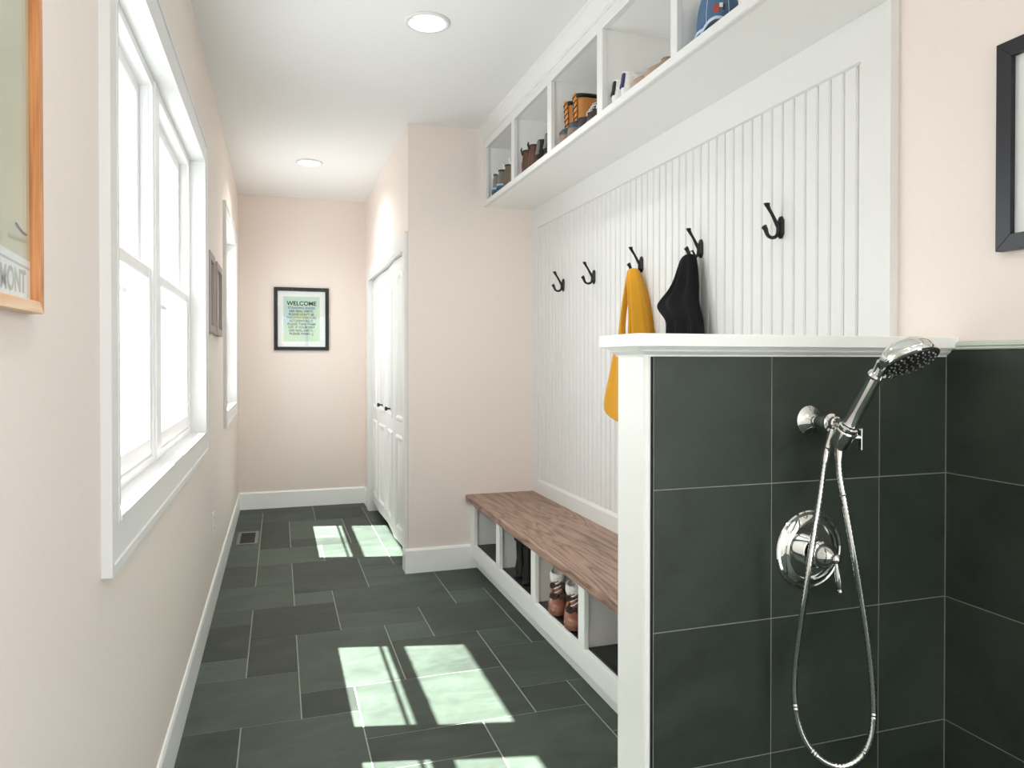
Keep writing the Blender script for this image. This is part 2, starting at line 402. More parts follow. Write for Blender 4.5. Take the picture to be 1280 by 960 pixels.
# ------------------------------------------------------------------ closet bifold doors
m = MB()
cx0, cx1 = XB-.020, XB
m.cbox(cx0, cx1, 6.330, 6.420, 0, DZ+.092, .003); m.cbox(cx0, cx1, 4.408, 4.500, 0, DZ+.092, .003); m.cbox(cx0, cx1, 4.500, 6.330, DZ, DZ+.092, .003)
for y0, y1 in ((6.318, 6.330), (4.500, 4.512)): m.box(cx0+.004, XB+.10, y0, y1, 0, DZ)
m.box(cx0+.004, XB+.10, 4.512, 6.318, DZ-.012, DZ)
trim1 = struct(m.build('trim_1', WHITE))
def door_leaf(parent, ya, xa, yb, xb, knob):
    """one bifold leaf from (xa,ya) to (xb,yb): two moulded panels, the upper with an arched head"""
    z0, z1 = .088, DZ-.022; L = math.hypot(ya-yb, xa-xb)
    ux = Vector(((xb-xa)/L, (yb-ya)/L, 0)); nx = Vector((0, 0, 1)).cross(ux)
    if nx.x > 0: nx = -nx
    P = lambda s, z, d: Vector((xa, ya, 0)) + ux*s + Vector((0, 0, z)) + nx*d
    m = MB(); t = .030
    def outl(s0, s1, a, b, arch, ins):
        pts = [(s0+ins, a+ins), (s1-ins, a+ins)]
        if arch:
            for k in range(13):
                q = k/12; s = s1-ins+(s0-s1+2*ins)*q
                pts.append((s, b-ins-.085+.085*sin(pi*q)**.8))
        else: pts += [(s1-ins, b-ins), (s0+ins, b-ins)]
        return pts
    m.add([P(0, z0, -t), P(L, z0, -t), P(L, z1, -t), P(0, z1, -t), P(0, z0, 0), P(L, z0, 0), P(L, z1, 0), P(0, z1, 0)],
          [(0, 1, 2, 3), (4, 5, 6, 7), (0, 1, 5, 4), (1, 2, 6, 5), (2, 3, 7, 6), (3, 0, 4, 7)])
    for a, b, arch in ((.17, .80, 0), (.90, 1.88, 1)):      # raised mouldings with a sunk field
        rings = []
        for ins, d in ((-.004, 0), (.006, .012), (.020, .012), (.034, .002), (.050, .002), (.070, .010)):
            rings.append([P(s, z, d) for s, z in outl(.085, L-.085, a, b, arch, ins)])
        m.loft(rings, False, True)
    o = m.build('leaf', WHITE, parent, smooth=30)
    if knob:
        M = Matrix.Translation(P(L*.5 if knob > 0 else L*.5, .955, 0)) @ nx.to_track_quat('Z', 'Y').to_matrix().to_4x4()
        MB().lathe([(.014, 0), (.014, .004), (.006, .006), (.006, .022), (.013, .028), (.016, .036), (.012, .043), (.004, .045)], M, 20).build('knob', IRON, o, smooth='all')
d1 = thing('door_1', (XB+.03, (DY0+DY1)/2, 0), 'white bifold closet doors with arched panels and black knobs', 'door'); d1['kind'] = 'structure'
xd = XB+.022; fo = .030
door_leaf(d1, 6.312, xd, 5.872, xd-fo*.4, 0); door_leaf(d1, 5.868, xd-fo*.4, 5.418, xd, 1)
door_leaf(d1, 5.412, xd, 4.962, xd-fo*.7, -1); door_leaf(d1, 4.958, xd-fo*.7, 4.518, xd, 0)

# ------------------------------------------------------------------ panelling (beadboard)
BY0, BY1 = 1.6622, 4.307
m = MB(); pe = PBK+.030
m.box(XP, XR, pe, BY0-.020, .40, 2.40); m.box(XP, XR, BY1, YB, .40, 2.40)
m.prism([(XR, .40), (XP, .40), (XP, .535), (XP+.008, .552), (XR, .552)], 'y', BY0-.020, BY1)
m.prism([(XR, 2.40), (XP, 2.40), (XP, 2.137), (XP+.006, 2.133), (XR, 2.133)], 'y', BY0-.020, BY1)
panel = struct(m.build('wall_panelling', WHITE), 'white framed beadboard panelling')
m = MB(); prof = []; y = BY0-.020
prof.append((XP+.010, y))
pitch = .05355
for k in range(60):
    c = BY0 + pitch*k
    if c > BY1-.01: break
    x = XP+.009
    prof += [(x, c-.0052), (x+.0062, c-.0040), (x+.0062, c-.0022), (x-.0004, c-.0002), (x+.0002, c+.0038), (x+.0034, c+.0046), (x, c+.0062)]
prof.append((XP+.010, BY1))
m.loft([[(x, y, .545) for x, y in prof], [(x, y, 2.14) for x, y in prof]], False, False)
m.f = [f for f in m.f if not (0 in f and len(prof)-1 in f)]; m.t = [0.]*len(m.f)
m.build('beadboard', WHITE, panel)

# ------------------------------------------------------------------ shower half wall
EX = .740                                   # end face of the half wall
ZT = 1.307
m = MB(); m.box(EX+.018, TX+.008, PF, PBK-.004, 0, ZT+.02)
half = struct(m.build('wall_half', TRIM_LIT), 'tiled shower half wall with white cap')
MB().cbox(EX, EX+.018, 1.384, PBK, 0, ZT+.01, .0015).build('end_board', TRIM_LIT, half)
MB().box(EX+.018, XP, PBK-.004, PBK, 0, ZT).build('back_board', TRIM_LIT, half)
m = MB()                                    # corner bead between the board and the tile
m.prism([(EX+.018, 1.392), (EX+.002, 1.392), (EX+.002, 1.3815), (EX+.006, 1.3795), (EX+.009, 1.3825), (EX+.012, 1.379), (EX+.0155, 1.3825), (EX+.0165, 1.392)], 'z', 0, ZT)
m.build('corner_bead', TRIM_LIT, half)
MB().box(EX+.0165, EX+.024, 1.384, 1.392, 0, ZT).build('tile_edge_gap', GAP, half)
def wall_tiles(parent, us, plane):
    zs = [.0, .097, .4045, .712, 1.0195, ZT+.004]
    m = MB(); g = .0011
    for i in range(len(us)-1):
        for j in range(len(zs)-1):
            t = random.uniform(.1, .9); a, b = us[i]+g, us[i+1]-g; c, d = zs[j]+g, zs[j+1]-g
            if plane == 'y': m.cbox(a, b, 1.381, 1.391, c, d, .0008, t)
            else: m.cbox(TX, TX+.007, a, b, c, d, .0008, t)
    return m.build('slate_tile', SLATEW, parent)
wall_tiles(half, [EX+.023, 1.063, 1.369, TX], 'y')
MB().box(EX+.023, TX+.006, 1.3825, 1.392, 0, ZT).build('grout', GROUTW, half)
shower = struct(MB().box(TX+.0015, XR, .0, 1.382, 0, 1.3225).build('wall_tile', GROUTW), 'slate tiled lower shower wall')
ys = [1.381]
while ys[-1] > .02: ys.append(max(0, ys[-1]-(.60 if len(ys) > 0 else .3)))
us = sorted(ys)
m = MB(); zs = [.0, .097, .4045, .712, 1.0195, 1.3245]
for i in range(len(us)-1):
    for j in range(len(zs)-1):
        m.cbox(TX, TX+.007, us[i]+.0011, us[i+1]-.0011, zs[j]+.0011, zs[j+1]-.0011, .0008, random.uniform(.1, .9))
m.build('slate_tile', SLATEW, shower)
m = MB(); m.prism([(XR, 1.324), (TX-.004, 1.324), (TX-.006, 1.327), (TX-.004, 1.330), (TX-.001, 1.331), (TX-.005, 1.334), (TX-.003, 1.341), (XR, 1.345)], 'y', 0, 1.352)
m.build('tile_cap', mat('grey green trim', lin(196, 203, 192), .4, var=.01), shower)
# cap: square nosing over a stepped cove
def cap_ring(prof, z):
    return [(EX-prof, 1.384-prof, z), (EX-prof, PBK+prof, z), (XR-.0, PBK+prof, z), (XR-.0, 1.384-prof, z)]
m = MB(); lay = [(.0, 1.306), (.003, 1.3065), (.004, 1.310), (.010, 1.314), (.013, 1.3165), (.015, 1.317), (.017, 1.3215), (.020, 1.3245), (.020, 1.3262), (.030, 1.3268), (.0315, 1.3285), (.0315, 1.353), (.030, 1.3548)]
m.loft([cap_ring(p, z) for p, z in lay]); m.build('cap', TRIM_LIT, half)

# ------------------------------------------------------------------ upper cubby cabinet
CF = 1.230; CZ0 = 2.262; CY0 = PBK+.030
ST = [(1.535, 1.590), (2.080, 2.121), (2.650, 2.701), (3.220, 3.271), (3.785, 3.837), (4.350, YB)]
SLF = 2.2955                              # cubby floor
cab = thing('cubby_cabinet', (CF, 2.97, CZ0), 'white wall-hung cubby cabinet full of shoes under the ceiling', 'cabinet')
m = MB()
XQ = XP-.0005
m.box(CF+.02, XQ, CY0, YB, CZ0, SLF-.0015); m.box(CF+.02, XQ, CY0, YB, 2.625, 2.645); m.box(XP-.008, XQ, CY0, YB, CZ0+.01, H)
m.box(CF+.02, XQ, CY0, YB, 2.70, H)
m.build('carcass', CUBBY_LIT, cab)
for a, b in ST: MB().box(CF+.02, XP-.008, a+.012, b-.004, SLF-.0015, 2.625).build('divider', CUBBY_LIT, cab)
m = MB()
for a, b in ST: m.box(CF, CF+.020, a, b, SLF, 2.620)
m.box(CF, CF+.020, CY0, YB, CZ0, SLF); m.box(CF, CF+.020, CY0, YB, 2.620, H)
m.build('face_frame', WHITE, cab, bevel=.0015)
m = MB(); m.prism([(CF+.001, 2.668), (CF-.006, 2.670), (CF-.008, 2.684), (CF-.020, 2.698), (CF-.034, 2.716), (CF-.042, 2.722), (CF-.044, H), (CF+.001, H)], 'y', CY0, YB)
m.build('crown_moulding', WHITE, cab, smooth=30)
m = MB(); m.prism([(CF+.001, CZ0-.001), (CF-.004, CZ0+.002), (CF-.004, CZ0+.012), (CF+.001, CZ0+.015)], 'y', CY0, YB); m.build('light_rail', WHITE, cab)

# ------------------------------------------------------------------ bench
BX = 1.142; BH = .4597
BS = [(1.512, 1.570), (2.055, 2.112), (2.622, 2.683), (3.196, 3.257), (3.775, 3.840), (4.300, YB)]
bench = thing('storage_bench', (BX, 2.95, 0), 'white storage bench with dark oak seat and open shoe cubbies', 'bench')
m = MB(); m.box(BX+.02, XP, PBK+.001, YB, .128, .152); m.box(XP-.01, XP, PBK+.001, YB, 0, .42); m.box(BX+.045, BX+.06, PBK+.001, YB, 0, .13)
m.build('carcass', CUBBY_LIT, bench)
for a, b in BS: MB().box(BX+.02, XP-.01, a+.016, b-.006, .152, .42).build('divider', CUBBY_LIT, bench)
m = MB()
for a, b in BS: m.box(BX, BX+.020, a, b, .158, .396)
m.box(BX, BX+.020, PBK+.001, YB, .072, .158); m.box(BX, BX+.020, PBK+.001, YB, .396, .420)
m.build('face_frame', TRIM_LIT, bench, bevel=.0015)
m = MB(); m.prism([(1.188, 0), (1.188, .085), (BX+.02, .085), (BX+.02, .072), (1.183, .060), (1.180, .0)], 'y', PBK+.001, YB); m.build('toe_kick', TRIM_LIT, bench)
m = MB(); e = 1.109
m.prism([(XP, .420), (e+.004, .420), (e+.002, .422), (e+.002, .431), (e, .433), (e, .4555), (e+.004, BH), (XP, BH)], 'y', PBK+.001, YB)
m.build('seat', OAK, bench)
for k in range(4):                            # black speckled boot mats in the bench cubbies
    a, b = BS[k+1][1], BS[k+2][0]
lay = ['the cubby behind the half wall', 'the cubby with the fur boots', 'the cubby with the black rubber boots', 'the empty cubby by the end wall']
def matmat():
    m, nt, b = _mat('black flecked mat'); L = nt.links
    tc = N(nt, 'ShaderNodeTexCoord'); n = N(nt, 'ShaderNodeTexNoise', Scale=55, Detail=6, Roughness=.7, Distortion=1.2); L.new(tc.outputs['Object'], n.inputs['Vector'])
    rp = ramp(nt, [(.30, (.004, .004, .004)), (.60, (.012, .012, .012)), (.70, (.10, .10, .095))]); L.new(n.outputs['Fac'], rp.inputs[0]); L.new(rp.outputs[0], b.inputs['Base Color'])
    b.inputs['Roughness'].default_value = .4
    bu = N(nt, 'ShaderNodeBump', Strength=.5, Distance=.004); L.new(n.outputs['Fac'], bu.inputs['Height']); L.new(bu.outputs[0], b.inputs['Normal']); return m
MATM = matmat()
for k in range(4):
    a, b = BS[k+1][1], BS[k+2][0]
    m = MB(); m.cbox(BX+.021, XP-.012, a+.0, b+.012, .1525, .160, .002)
    tag(m.build('boot_mat', MATM, origin=((BX+XP)/2, (a+b)/2, .1525)), 'black flecked boot mat lying in ' + lay[k], 'mat', 'boot mats in the bench')

# ------------------------------------------------------------------ coat hooks
def make_hook(loc, label):
    h = thing('coat_hook', loc, label, 'hook', 'black coat hooks on the panelling')
    m = MB()                                  # long octagonal backplate, stepped
    def octa(a, b, c, x): return [(x, -a, -b+c), (x, -a+c*.7, -b), (x, a-c*.7, -b), (x, a, -b+c), (x, a, b-c), (x, a-c*.7, b), (x, -a+c*.7, b), (x, -a, b-c)]
    m.loft([octa(.0165, .036, .014, 0), octa(.0165, .036, .014, -.003), octa(.013, .031, .012, -.007), octa(.009, .024, .009, -.010)])
    m.build('backplate', IRON, h, local=True)
    m = MB(); pts = [(-.006, 0, -.006), (-.014, 0, .006), (-.024, 0, .022), (-.036, 0, .042), (-.046, 0, .056), (-.052, 0, .066), (-.055, 0, .073)]
    m.tube(pts, [.0075, .0072, .006, .0052, .0058, .007, .0095], 14); m.sphere((-.0555, 0, .074), (.0105, .0105, .0035), None, 14)
    m.build('upper_arm', IRON, h, True, local=True)
    m = MB(); pts = [(-.007, 0, .012), (-.011, 0, .000)]
    for k in range(9):
        a = R(-8)-R(160)*k/8; pts.append((-.0345+.0225*cos(a), 0, -.0135+.0215*sin(a)))
    pts += [(-.0600, 0, -.0085), (-.0655, 0, -.0015)]
    m.tube(pts, [.0075, .0070]+[.0064, .0062, .006, .0058, .0056, .0056, .0058, .0062, .0068]+[.0076, .0092], 14); m.sphere((-.0662, 0, -.0006), (.0098, .0098, .0035), Matrix.Rotation(-.75, 4, 'Y'), 14)
    m.build('lower_arm', IRON, h, True, local=True)
    return h
HX = XP+.0085
hk = make_hook((HX, 3.890, 1.732), 'black double coat hook, bare, first from the peach end wall')
dup(hk, (HX, 3.463, 1.732), 'black double coat hook, bare, between the end hook and the yellow garment')
dup(hk, (HX, 2.945, 1.732), 'black double coat hook carrying the mustard yellow garment')
dup(hk, (HX, 2.461, 1.732), 'black double coat hook carrying the black garment')
dup(hk, (HX, 1.989, 1.732), 'black double coat hook, bare, largest in view, above the half wall cap')

# garments
YEL = mat('mustard cloth', lin(206, 146, 6), .85, var=.05, scale=14, bump=.2, stretch=(1, 1, .3), sheen=.2)
BLK = mat('black cloth', (.004, .004, .0042), .85, var=.3, scale=40, bump=.2, spec=.25)
def drape(secs, n=44, folds=5, amp=.3, ph=0.):
    """hanging cloth: secs (z, y_left, y_right, x_back, x_front, fold strength)"""
    rings = []
    for z, ya, yb, xb, xf, k in secs:
        r = []
        for i in range(n):
            a = 2*pi*i/n
            w = 1+amp*k*cos(folds*a+ph+z*2)
            r.append(((xb+xf)/2+(xb-xf)/2*sin(a)*w, (ya+yb)/2-(ya-yb)/2*cos(a)*(1+.12*k*amp*cos(3*a+ph)), z))
        rings.append(r)
    return rings
yg = thing('yellow_garment', (1.50, 2.945, 1.70), 'mustard yellow garment hanging from a hook in two long folds', 'clothing')
m = MB(); m.loft(drape([(1.712, 2.965, 2.910, 1.530, 1.502, 0), (1.703, 2.968, 2.905, 1.545, 1.490, .2), (1.66, 2.955, 2.892, 1.548, 1.486, .6), (1.60, 2.918, 2.862, 1.549, 1.478, 1), (1.52, 2.884, 2.830, 1.549, 1.470, 1.2), (1.42, 2.862, 2.800, 1.549, 1.462, 1.3), (1.30, 2.885, 2.770, 1.549, 1.460, 1.3), (1.15, 2.89, 2.76, 1.549, 1.460, 1.3), (1.02, 2.89, 2.77, 1.549, 1.462, 1.2), (1.00, 2.88, 2.78, 1.545, 1.475, 1)], folds=5, amp=.55, ph=1.9))
m.build('front_fold', YEL, yg, 'all', sub=1)
m = MB(); m.loft(drape([(1.703, 2.985, 2.960, 1.535, 1.508, 0), (1.66, 2.998, 2.975, 1.536, 1.502, .3), (1.58, 3.022, 3.004, 1.530, 1.502, .5), (1.50, 3.036, 3.020, 1.527, 1.498, .6), (1.42, 3.046, 3.032, 1.525, 1.497, .6), (1.36, 3.088, 3.010, 1.535, 1.490, .7), (1.31, 3.110, 3.005, 1.540, 1.486, .8), (1.23, 3.130, 3.00, 1.545, 1.480, .8), (1.15, 3.180, 2.99, 1.547, 1.476, .8), (1.085, 3.205, 2.98, 1.549, 1.474, .8), (1.050, 3.195, 2.98, 1.549, 1.474, .7), (1.030, 3.115, 2.98, 1.548, 1.476, .6), (1.012, 3.05, 2.985, 1.545, 1.49, .4)], folds=4, amp=.3))
m.build('rear_fold', YEL, yg, 'all', sub=1)
bg = thing('black_garment', (1.50, 2.461, 1.70), 'black garment hanging from a hook with one corner jutting out', 'clothing')
m = MB(); m.loft(drape([(1.709, 2.478, 2.447, 1.528, 1.500, 0), (1.703, 2.505, 2.442, 1.545, 1.494, .1), (1.690, 2.516, 2.438, 1.546, 1.490, .2), (1.66, 2.526, 2.428, 1.547, 1.484, .5), (1.62, 2.540, 2.420, 1.548, 1.478, .6), (1.58, 2.572, 2.412, 1.549, 1.472, .7), (1.553, 2.622, 2.408, 1.549, 1.464, .6), (1.532, 2.672, 2.402, 1.549, 1.462, .4), (1.514, 2.682, 2.398, 1.549, 1.462, .4), (1.494, 2.655, 2.392, 1.549, 1.464, .6), (1.466, 2.606, 2.386, 1.549, 1.466, .8), (1.445, 2.582, 2.380, 1.549, 1.466, .9), (1.40, 2.588, 2.372, 1.549, 1.464, 1), (1.28, 2.60, 2.362, 1.549, 1.462, 1), (1.14, 2.61, 2.36, 1.549, 1.464, 1), (1.12, 2.59, 2.38, 1.545, 1.475, 1)], folds=7, amp=.5, ph=.4))
m.build('body', BLK, bg, 'all', sub=1)
m = MB(); m.tube([(1.520, 2.462, 1.700), (1.512, 2.462, 1.7185), (1.526, 2.461, 1.7225), (1.536, 2.460, 1.705)], .004, 8); m.build('hanging_loop', BLK, bg, True)

# ------------------------------------------------------------------ recessed lights
LENS = emit('lit lens', (1, .98, .95), .35)
def make_light(x, y, label):
    t = thing('ceiling_light', (x, y, H), label, 'light', 'recessed ceiling lights')
    MB().lathe([(.074, -.001), (.096, -.001), (.097, -.004), (.090, -.008), (.079, -.006), (.072, .012), (.066, .030), (.066, .036), (.074, .036)], seg=48, cap0=False, cap1=False).build('trim_ring', WHITE, t, True, local=True)
    MB().lathe([(.066, .030), (.04, .027), (.01, .026)], seg=40).build('lens', LENS, t, True, local=True)
    return t
l1 = make_light(*LIGHTS[0], 'round white recessed ceiling light over the bench cubbies, larger in view')
dup(l1, (*LIGHTS[1], H), 'round white recessed ceiling light near the far wall, smaller in view')
dup(l1, (*LIGHTS[2], H), 'added out-of-view recessed ceiling light filling the wall by the oak framed poster')

# ------------------------------------------------------------------ outlet, floor vent
o = thing('wall_outlet', (XL, 4.10, .44), 'white double power outlet on the peach wall under the window', 'outlet')
MB().cbox(XL-.001, XL+.005, 4.065, 4.135, .385, .500, .002).build('cover_plate', PLATE, o)
for z in (.416, .470):
    m = MB(); m.cbox(XL+.004, XL+.008, 4.083, 4.117, z-.017, z+.017, .002); s = m.build('socket', PLATE, o)
    m = MB()
    for y in (4.093, 4.106): m.box(XL+.0078, XL+.0084, y-.0012, y+.0012, z-.006, z+.007)
    m.build('slots', GAP, s)
v = thing('floor_vent', (-.218, 5.61, 0), 'metal floor vent with dark louvres set in the slate', 'vent')
m = MB(); x0, x1, y0, y1 = -.290, -.146, 5.42, 5.81
for a, b, c, d in ((x0, x0+.022, y0, y1), (x1-.022, x1, y0, y1), (x0+.022, x1-.022, y0, y0+.03), (x0+.022, x1-.022, y1-.03, y1)): m.cbox(a, b, c, d, .0003, .005, .001)
m.build('rim', STEEL, v)
MB().box(x0+.02, x1-.02, y0+.028, y1-.028, .0003, .0012).build('duct', GAP, v)
for k in range(9):
    yy = y0+.05+k*.036
    MB().add([(x0+.022, yy, .001), (x1-.022, yy, .001), (x1-.022, yy+.012, .0045), (x0+.022, yy+.012, .0045), (x0+.022, yy+.002, .0005), (x1-.022, yy+.002, .0005), (x1-.022, yy+.014, .004), (x0+.022, yy+.014, .004)],
             [(0, 1, 2, 3), (4, 5, 6, 7), (0, 1, 5, 4), (2, 3, 7, 6), (1, 2, 6, 5), (0, 3, 7, 4)]).build('louvre', mat('dark bronze', (.022, .019, .017), .6, .2) if k == 0 else bpy.data.materials['dark bronze'], v)

# ------------------------------------------------------------------ framed pictures
def frame(name, P, w, h, bw, depth, fm, mw, matm, label, artm, rail_m=None, glassy=True, art_in=.004):
    """P(u, v, d): u across, v up, d out of the wall; origin at lower corner"""
    root = thing(name, P(w/2, 0, 0), label, 'picture')
    def bar(poly, m=fm):
        b = MB(); b.loft([[P(u, v, 0) for u, v in poly], [P(u, v, depth) for u, v in poly]]); b.build('frame_bar', m, root, bevel=.001)
    bar([(0, 0), (w, 0), (w-bw, bw), (bw, bw)], rail_m or fm); bar([(0, h), (bw, h-bw), (w-bw, h-bw), (w, h)], rail_m or fm)
    bar([(0, 0), (bw, bw), (bw, h-bw), (0, h)]); bar([(w, 0), (w, h), (w-bw, h-bw), (w-bw, bw)])
    pl = lambda nm, a, d, m: MB().loft([[P(u, v, d-.002) for u, v in ((a, a), (w-a, a), (w-a, h-a), (a, h-a))], [P(u, v, d) for u, v in ((a, a), (w-a, a), (w-a, h-a), (a, h-a))]]).build(nm, m, root)
    if mw: pl('mat_board', bw*.7, depth*.40, matm); pl('print', bw+mw, depth*.45, artm)
    else: pl('print', bw*.8, depth*.40, artm)
    if glassy: pl('glazing', bw*.8, depth*.62, GLASS)
    return root
def texts(root, P, lines, d):
    for txt, u, v, size, m, *sx in lines:
        sx = sx[0] if sx else 1
        c = bpy.data.curves.new('lettering', 'FONT'); c.body = txt; c.size = size; c.align_x = 'CENTER'; c.extrude = .0004; c.offset = size*.022
        t = bpy.data.objects.new('tmp', c); COL.objects.link(t); bpy.context.view_layer.update()
        me = bpy.data.meshes.new_from_object(t.evaluated_get(bpy.context.evaluated_depsgraph_get())); bpy.data.objects.remove(t)
        off = wloc(root)
        for vv in me.vertices: vv.co = Vector(P(u+vv.co.x*sx, v+vv.co.y, d+vv.co.z)) - off
        me.materials.clear(); me.materials.append(m); o = bpy.data.objects.new('lettering', me); COL.objects.link(o); o.parent = root
def paint(name, stops, scale, rough=.6, dist=1.):
    m, nt, b = _mat(name); L = nt.links
    tc = N(nt, 'ShaderNodeTexCoord'); n = N(nt, 'ShaderNodeTexNoise', Scale=scale, Detail=3, Distortion=dist); L.new(tc.outputs['Object'], n.inputs['Vector'])
    rp = ramp(nt, stops); L.new(n.outputs['Fac'], rp.inputs[0]); L.new(rp.outputs[0], b.inputs['Base Color']); b.inputs['Roughness'].default_value = rough; return m
MATB = mat('white mat board', lin(240, 240, 242), .8, var=.006)
# far wall welcome sign
SX, SZ, SW, SH = -.039, 1.388, .468, .555
Ps = lambda u, v, d: (SX+u, YF-d, SZ+v)
greenf = paint('dark green patterned frame', [(.40, (.004, .008, .006)), (.60, (.007, .014, .010)), (.72, (.10, .14, .12))], 70, .6, 2)
wash = paint('pale green wash', [(.30, lin(206, 222, 170)), (.48, lin(200, 224, 200)), (.66, lin(190, 214, 218))], 5, .7, .5)
sg = frame('welcome_sign', Ps, SW, SH, .031, .022, greenf, .048, MATB, 'framed hand-lettered WELCOME sign in dark green on the far wall', wash)
inks = [mat('ink %d' % i, lin(*c), .6) for i, c in enumerate(((24, 24, 30), (70, 96, 150), (36, 44, 80), (84, 62, 70), (50, 58, 84)))]
ln = [('WELCOME', .234, .398, .052, inks[0])]
for i, s in enumerate(['STANDING SHOES', 'ARE REAL DIRTY.', "PLEASE DON'T BE", 'THROWN INDOORS', 'ACCIDENTALLY.', 'PLEASE TAKE THEM', 'OFF. IF YOUR FEET', 'ARE REAL DIRTY..', 'PLEASE WASH. :)']):
    ln.append((s, .232,   .366-i*.0285, .0275, inks[(1, 2, 3, 3, 2, 2, 4, 3, 0)[i]]))
texts(sg, Ps, ln, .0105)
# two grey frames on the left wall
greyw = mat('weathered grey wood', lin(166, 154, 150), .6, var=.12, scale=24, stretch=(1, 1, .15))
pale = paint('pale cream print', [(.35, lin(222, 210, 198)), (.6, lin(232, 224, 214)), (.75, lin(206, 196, 186))], 6)
for (a, b), lb in (((3.715, 4.010), 'grey wooden picture frame beside the large window'), ((4.140, 4.500), 'grey wooden picture frame beside the far window')):
    frame('picture_frame', lambda u, v, d, a=a: (XL+d, a+u, 1.434+v), b-a, .390, .036, .024, greyw, .018, MATB, lb, pale, art_in=0)
# big oak frame nearest the camera
OY0, OY1 = .38, 1.160
Pb = lambda u, v, d: (XL+d, OY0+u, 1.362+v)
def poster():
    m, nt, b = _mat('landscape poster'); L = nt.links
    tc = N(nt, 'ShaderNodeTexCoord'); sp = N(nt, 'ShaderNodeSeparateXYZ'); L.new(tc.outputs['Object'], sp.inputs[0])
    n = N(nt, 'ShaderNodeTexNoise', Scale=3.5, Detail=1); L.new(tc.outputs['Object'], n.inputs['Vector'])
    a = N(nt, 'ShaderNodeMath', operation='MULTIPLY_ADD'); a.inputs[1].default_value = .5; L.new(n.outputs['Fac'], a.inputs[0]); L.new(sp.outputs[2], a.inputs[2])
    mr = N(nt, 'ShaderNodeMapRange'); mr.inputs['From Min'].default_value = .15; mr.inputs['From Max'].default_value = 1.0; L.new(a.outputs[0], mr.inputs['Value'])
    rp = ramp(nt, [(0, lin(205, 206, 186)), (.28, lin(206, 202, 176)), (.62, lin(208, 206, 182)), (.66, lin(206, 216, 206))])
    L.new(mr.outputs[0], rp.inputs[0]); L.new(rp.outputs[0], b.inputs['Base Color']); b.inputs['Roughness'].default_value = .6; return m
big = frame('poster_frame', Pb, OY1-OY0, .80, .016, .022, PINE, 0, MATB, 'large oak framed poster lettered MONT on the near peach wall', poster(), PINEH)
m = MB(); m.loft([[Pb(u, v, d) for u, v in ((.014, .014), (OY1-OY0-.014, .014), (OY1-OY0-.014, .070), (.014, .115))] for d in (.0090, .0094)]); m.build('white_band', MATB, big)
m = MB(); m.loft([[Pb(u, v, d) for u, v in ((.014, .100), (OY1-OY0-.014, .0575), (OY1-OY0-.014, .0605), (.014, .103))] for d in (.0094, .0098)]); m.build('band_line', mat('grey print', lin(190, 190, 186), .6), big)
texts(big, Pb, [('MONT', .697, .026, .042, mat('grey letters', lin(176, 178, 172), .6), .76)], .0096)
m = MB(); m.tube([Pb(.708, .113, .0095), Pb(.720, .1085, .0095), Pb(.733, .1055, .0095), Pb(.748, .1045, .0095)], .0018, 6); m.build('black_stroke', GAP, big)
# black frame on the right wall
PY0, PY1 = .80, 1.243
Pr = lambda u, v, d: (XR-d, PY1-u, 1.546+v)
navy = mat('blue black lacquer', lin(19, 20, 28), .35, var=.1, scale=8)
frame('picture_frame', Pr, PY1-PY0, .470, .036, .022, navy, .05, MATB, 'black framed picture on the wall above the shower tile', pale)

# ------------------------------------------------------------------ shower fittings
VX, VZ = 1.165, .861
toY = lambda x, y, z: Matrix.Translation((x, y, z)) @ Matrix.Rotation(pi/2, 4, 'X')      # local z -> -Y
sv = thing('shower_valve', (VX, 1.381, VZ), 'round chrome shower valve with lever handle on slate tile', 'valve')
MB().lathe([(.090, 0), (.0915, .003), (.089, .006), (.084, .007), (.082, .0055), (.079, .008), (.072, .013), (.066, .0145), (.0635, .012), (.060, .006), (.020, .006)], toY(VX, 1.381, VZ), 64).build('escutcheon', CHROME, sv, 30)
hub = MB().lathe([(.036, .006), (.036, .024), (.034, .026), (.020, .027), (.018, .034), (.027, .036), (.030, .039), (.030, .047), (.026, .050), (.025, .054), (.0225, .060), (.017, .070), (.011, .078), (.008, .080)], toY(VX, 1.381, VZ), 48).build('hub', CHROME, sv, 30)
m = MB(); m.sphere((VX, 1.295, VZ), .0115, None, 20); m.tube([(VX, 1.303, VZ), (VX, 1.290, VZ)], .007, 12)
m.tube([(VX, 1.295, VZ-.008), (VX+.002, 1.2945, VZ-.018), (VX+.004, 1.294, VZ-.032), (VX+.006, 1.293, VZ-.050), (VX+.008, 1.2925, VZ-.064), (VX+.0085, 1.292, VZ-.068)], [.0048, .0046, .0068, .0072, .0054, .004], 16); m.sphere((VX+.009, 1.292, VZ-.0715), .0058, None, 14)
m.build('lever', CHROME, sv, 'all')
# wall bracket with the swivel holder
AX, AZ = 1.163, 1.160
sa = thing('shower_bracket', (AX, 1.381, AZ), 'chrome shower bracket with flared flange on slate tile', 'bracket')
MB().lathe([(.033, 0), (.034, .003), (.031, .006), (.022, .012), (.0165, .021), (.0145, .024), (.010, .025)], toY(AX, 1.381, AZ), 48).build('flange', CHROME, sa, 30)
MB().lathe([(.0105, .022), (.0105, .030), (.0135, .032), (.0135, .042), (.0150, .044), (.0150, .060), (.0140, .062), (.0140, .064), (.0205, .065), (.0215, .068), (.0205, .073), (.0150, .075), (.0150, .088), (.012, .090)], toY(AX, 1.381, AZ), 40).build('arm', CHROME, sa, 30)
AXD = Vector((0, -.562, .827)).normalized()           # lean of the hand shower
HB = Vector((1.165, 1.275, 1.132))                    # its axis where the holder grips it
def alongM(p, d): return Matrix.Translation(p) @ d.to_track_quat('Z', 'X').to_matrix().to_4x4()
m = MB(); M = alongM(HB, AXD)
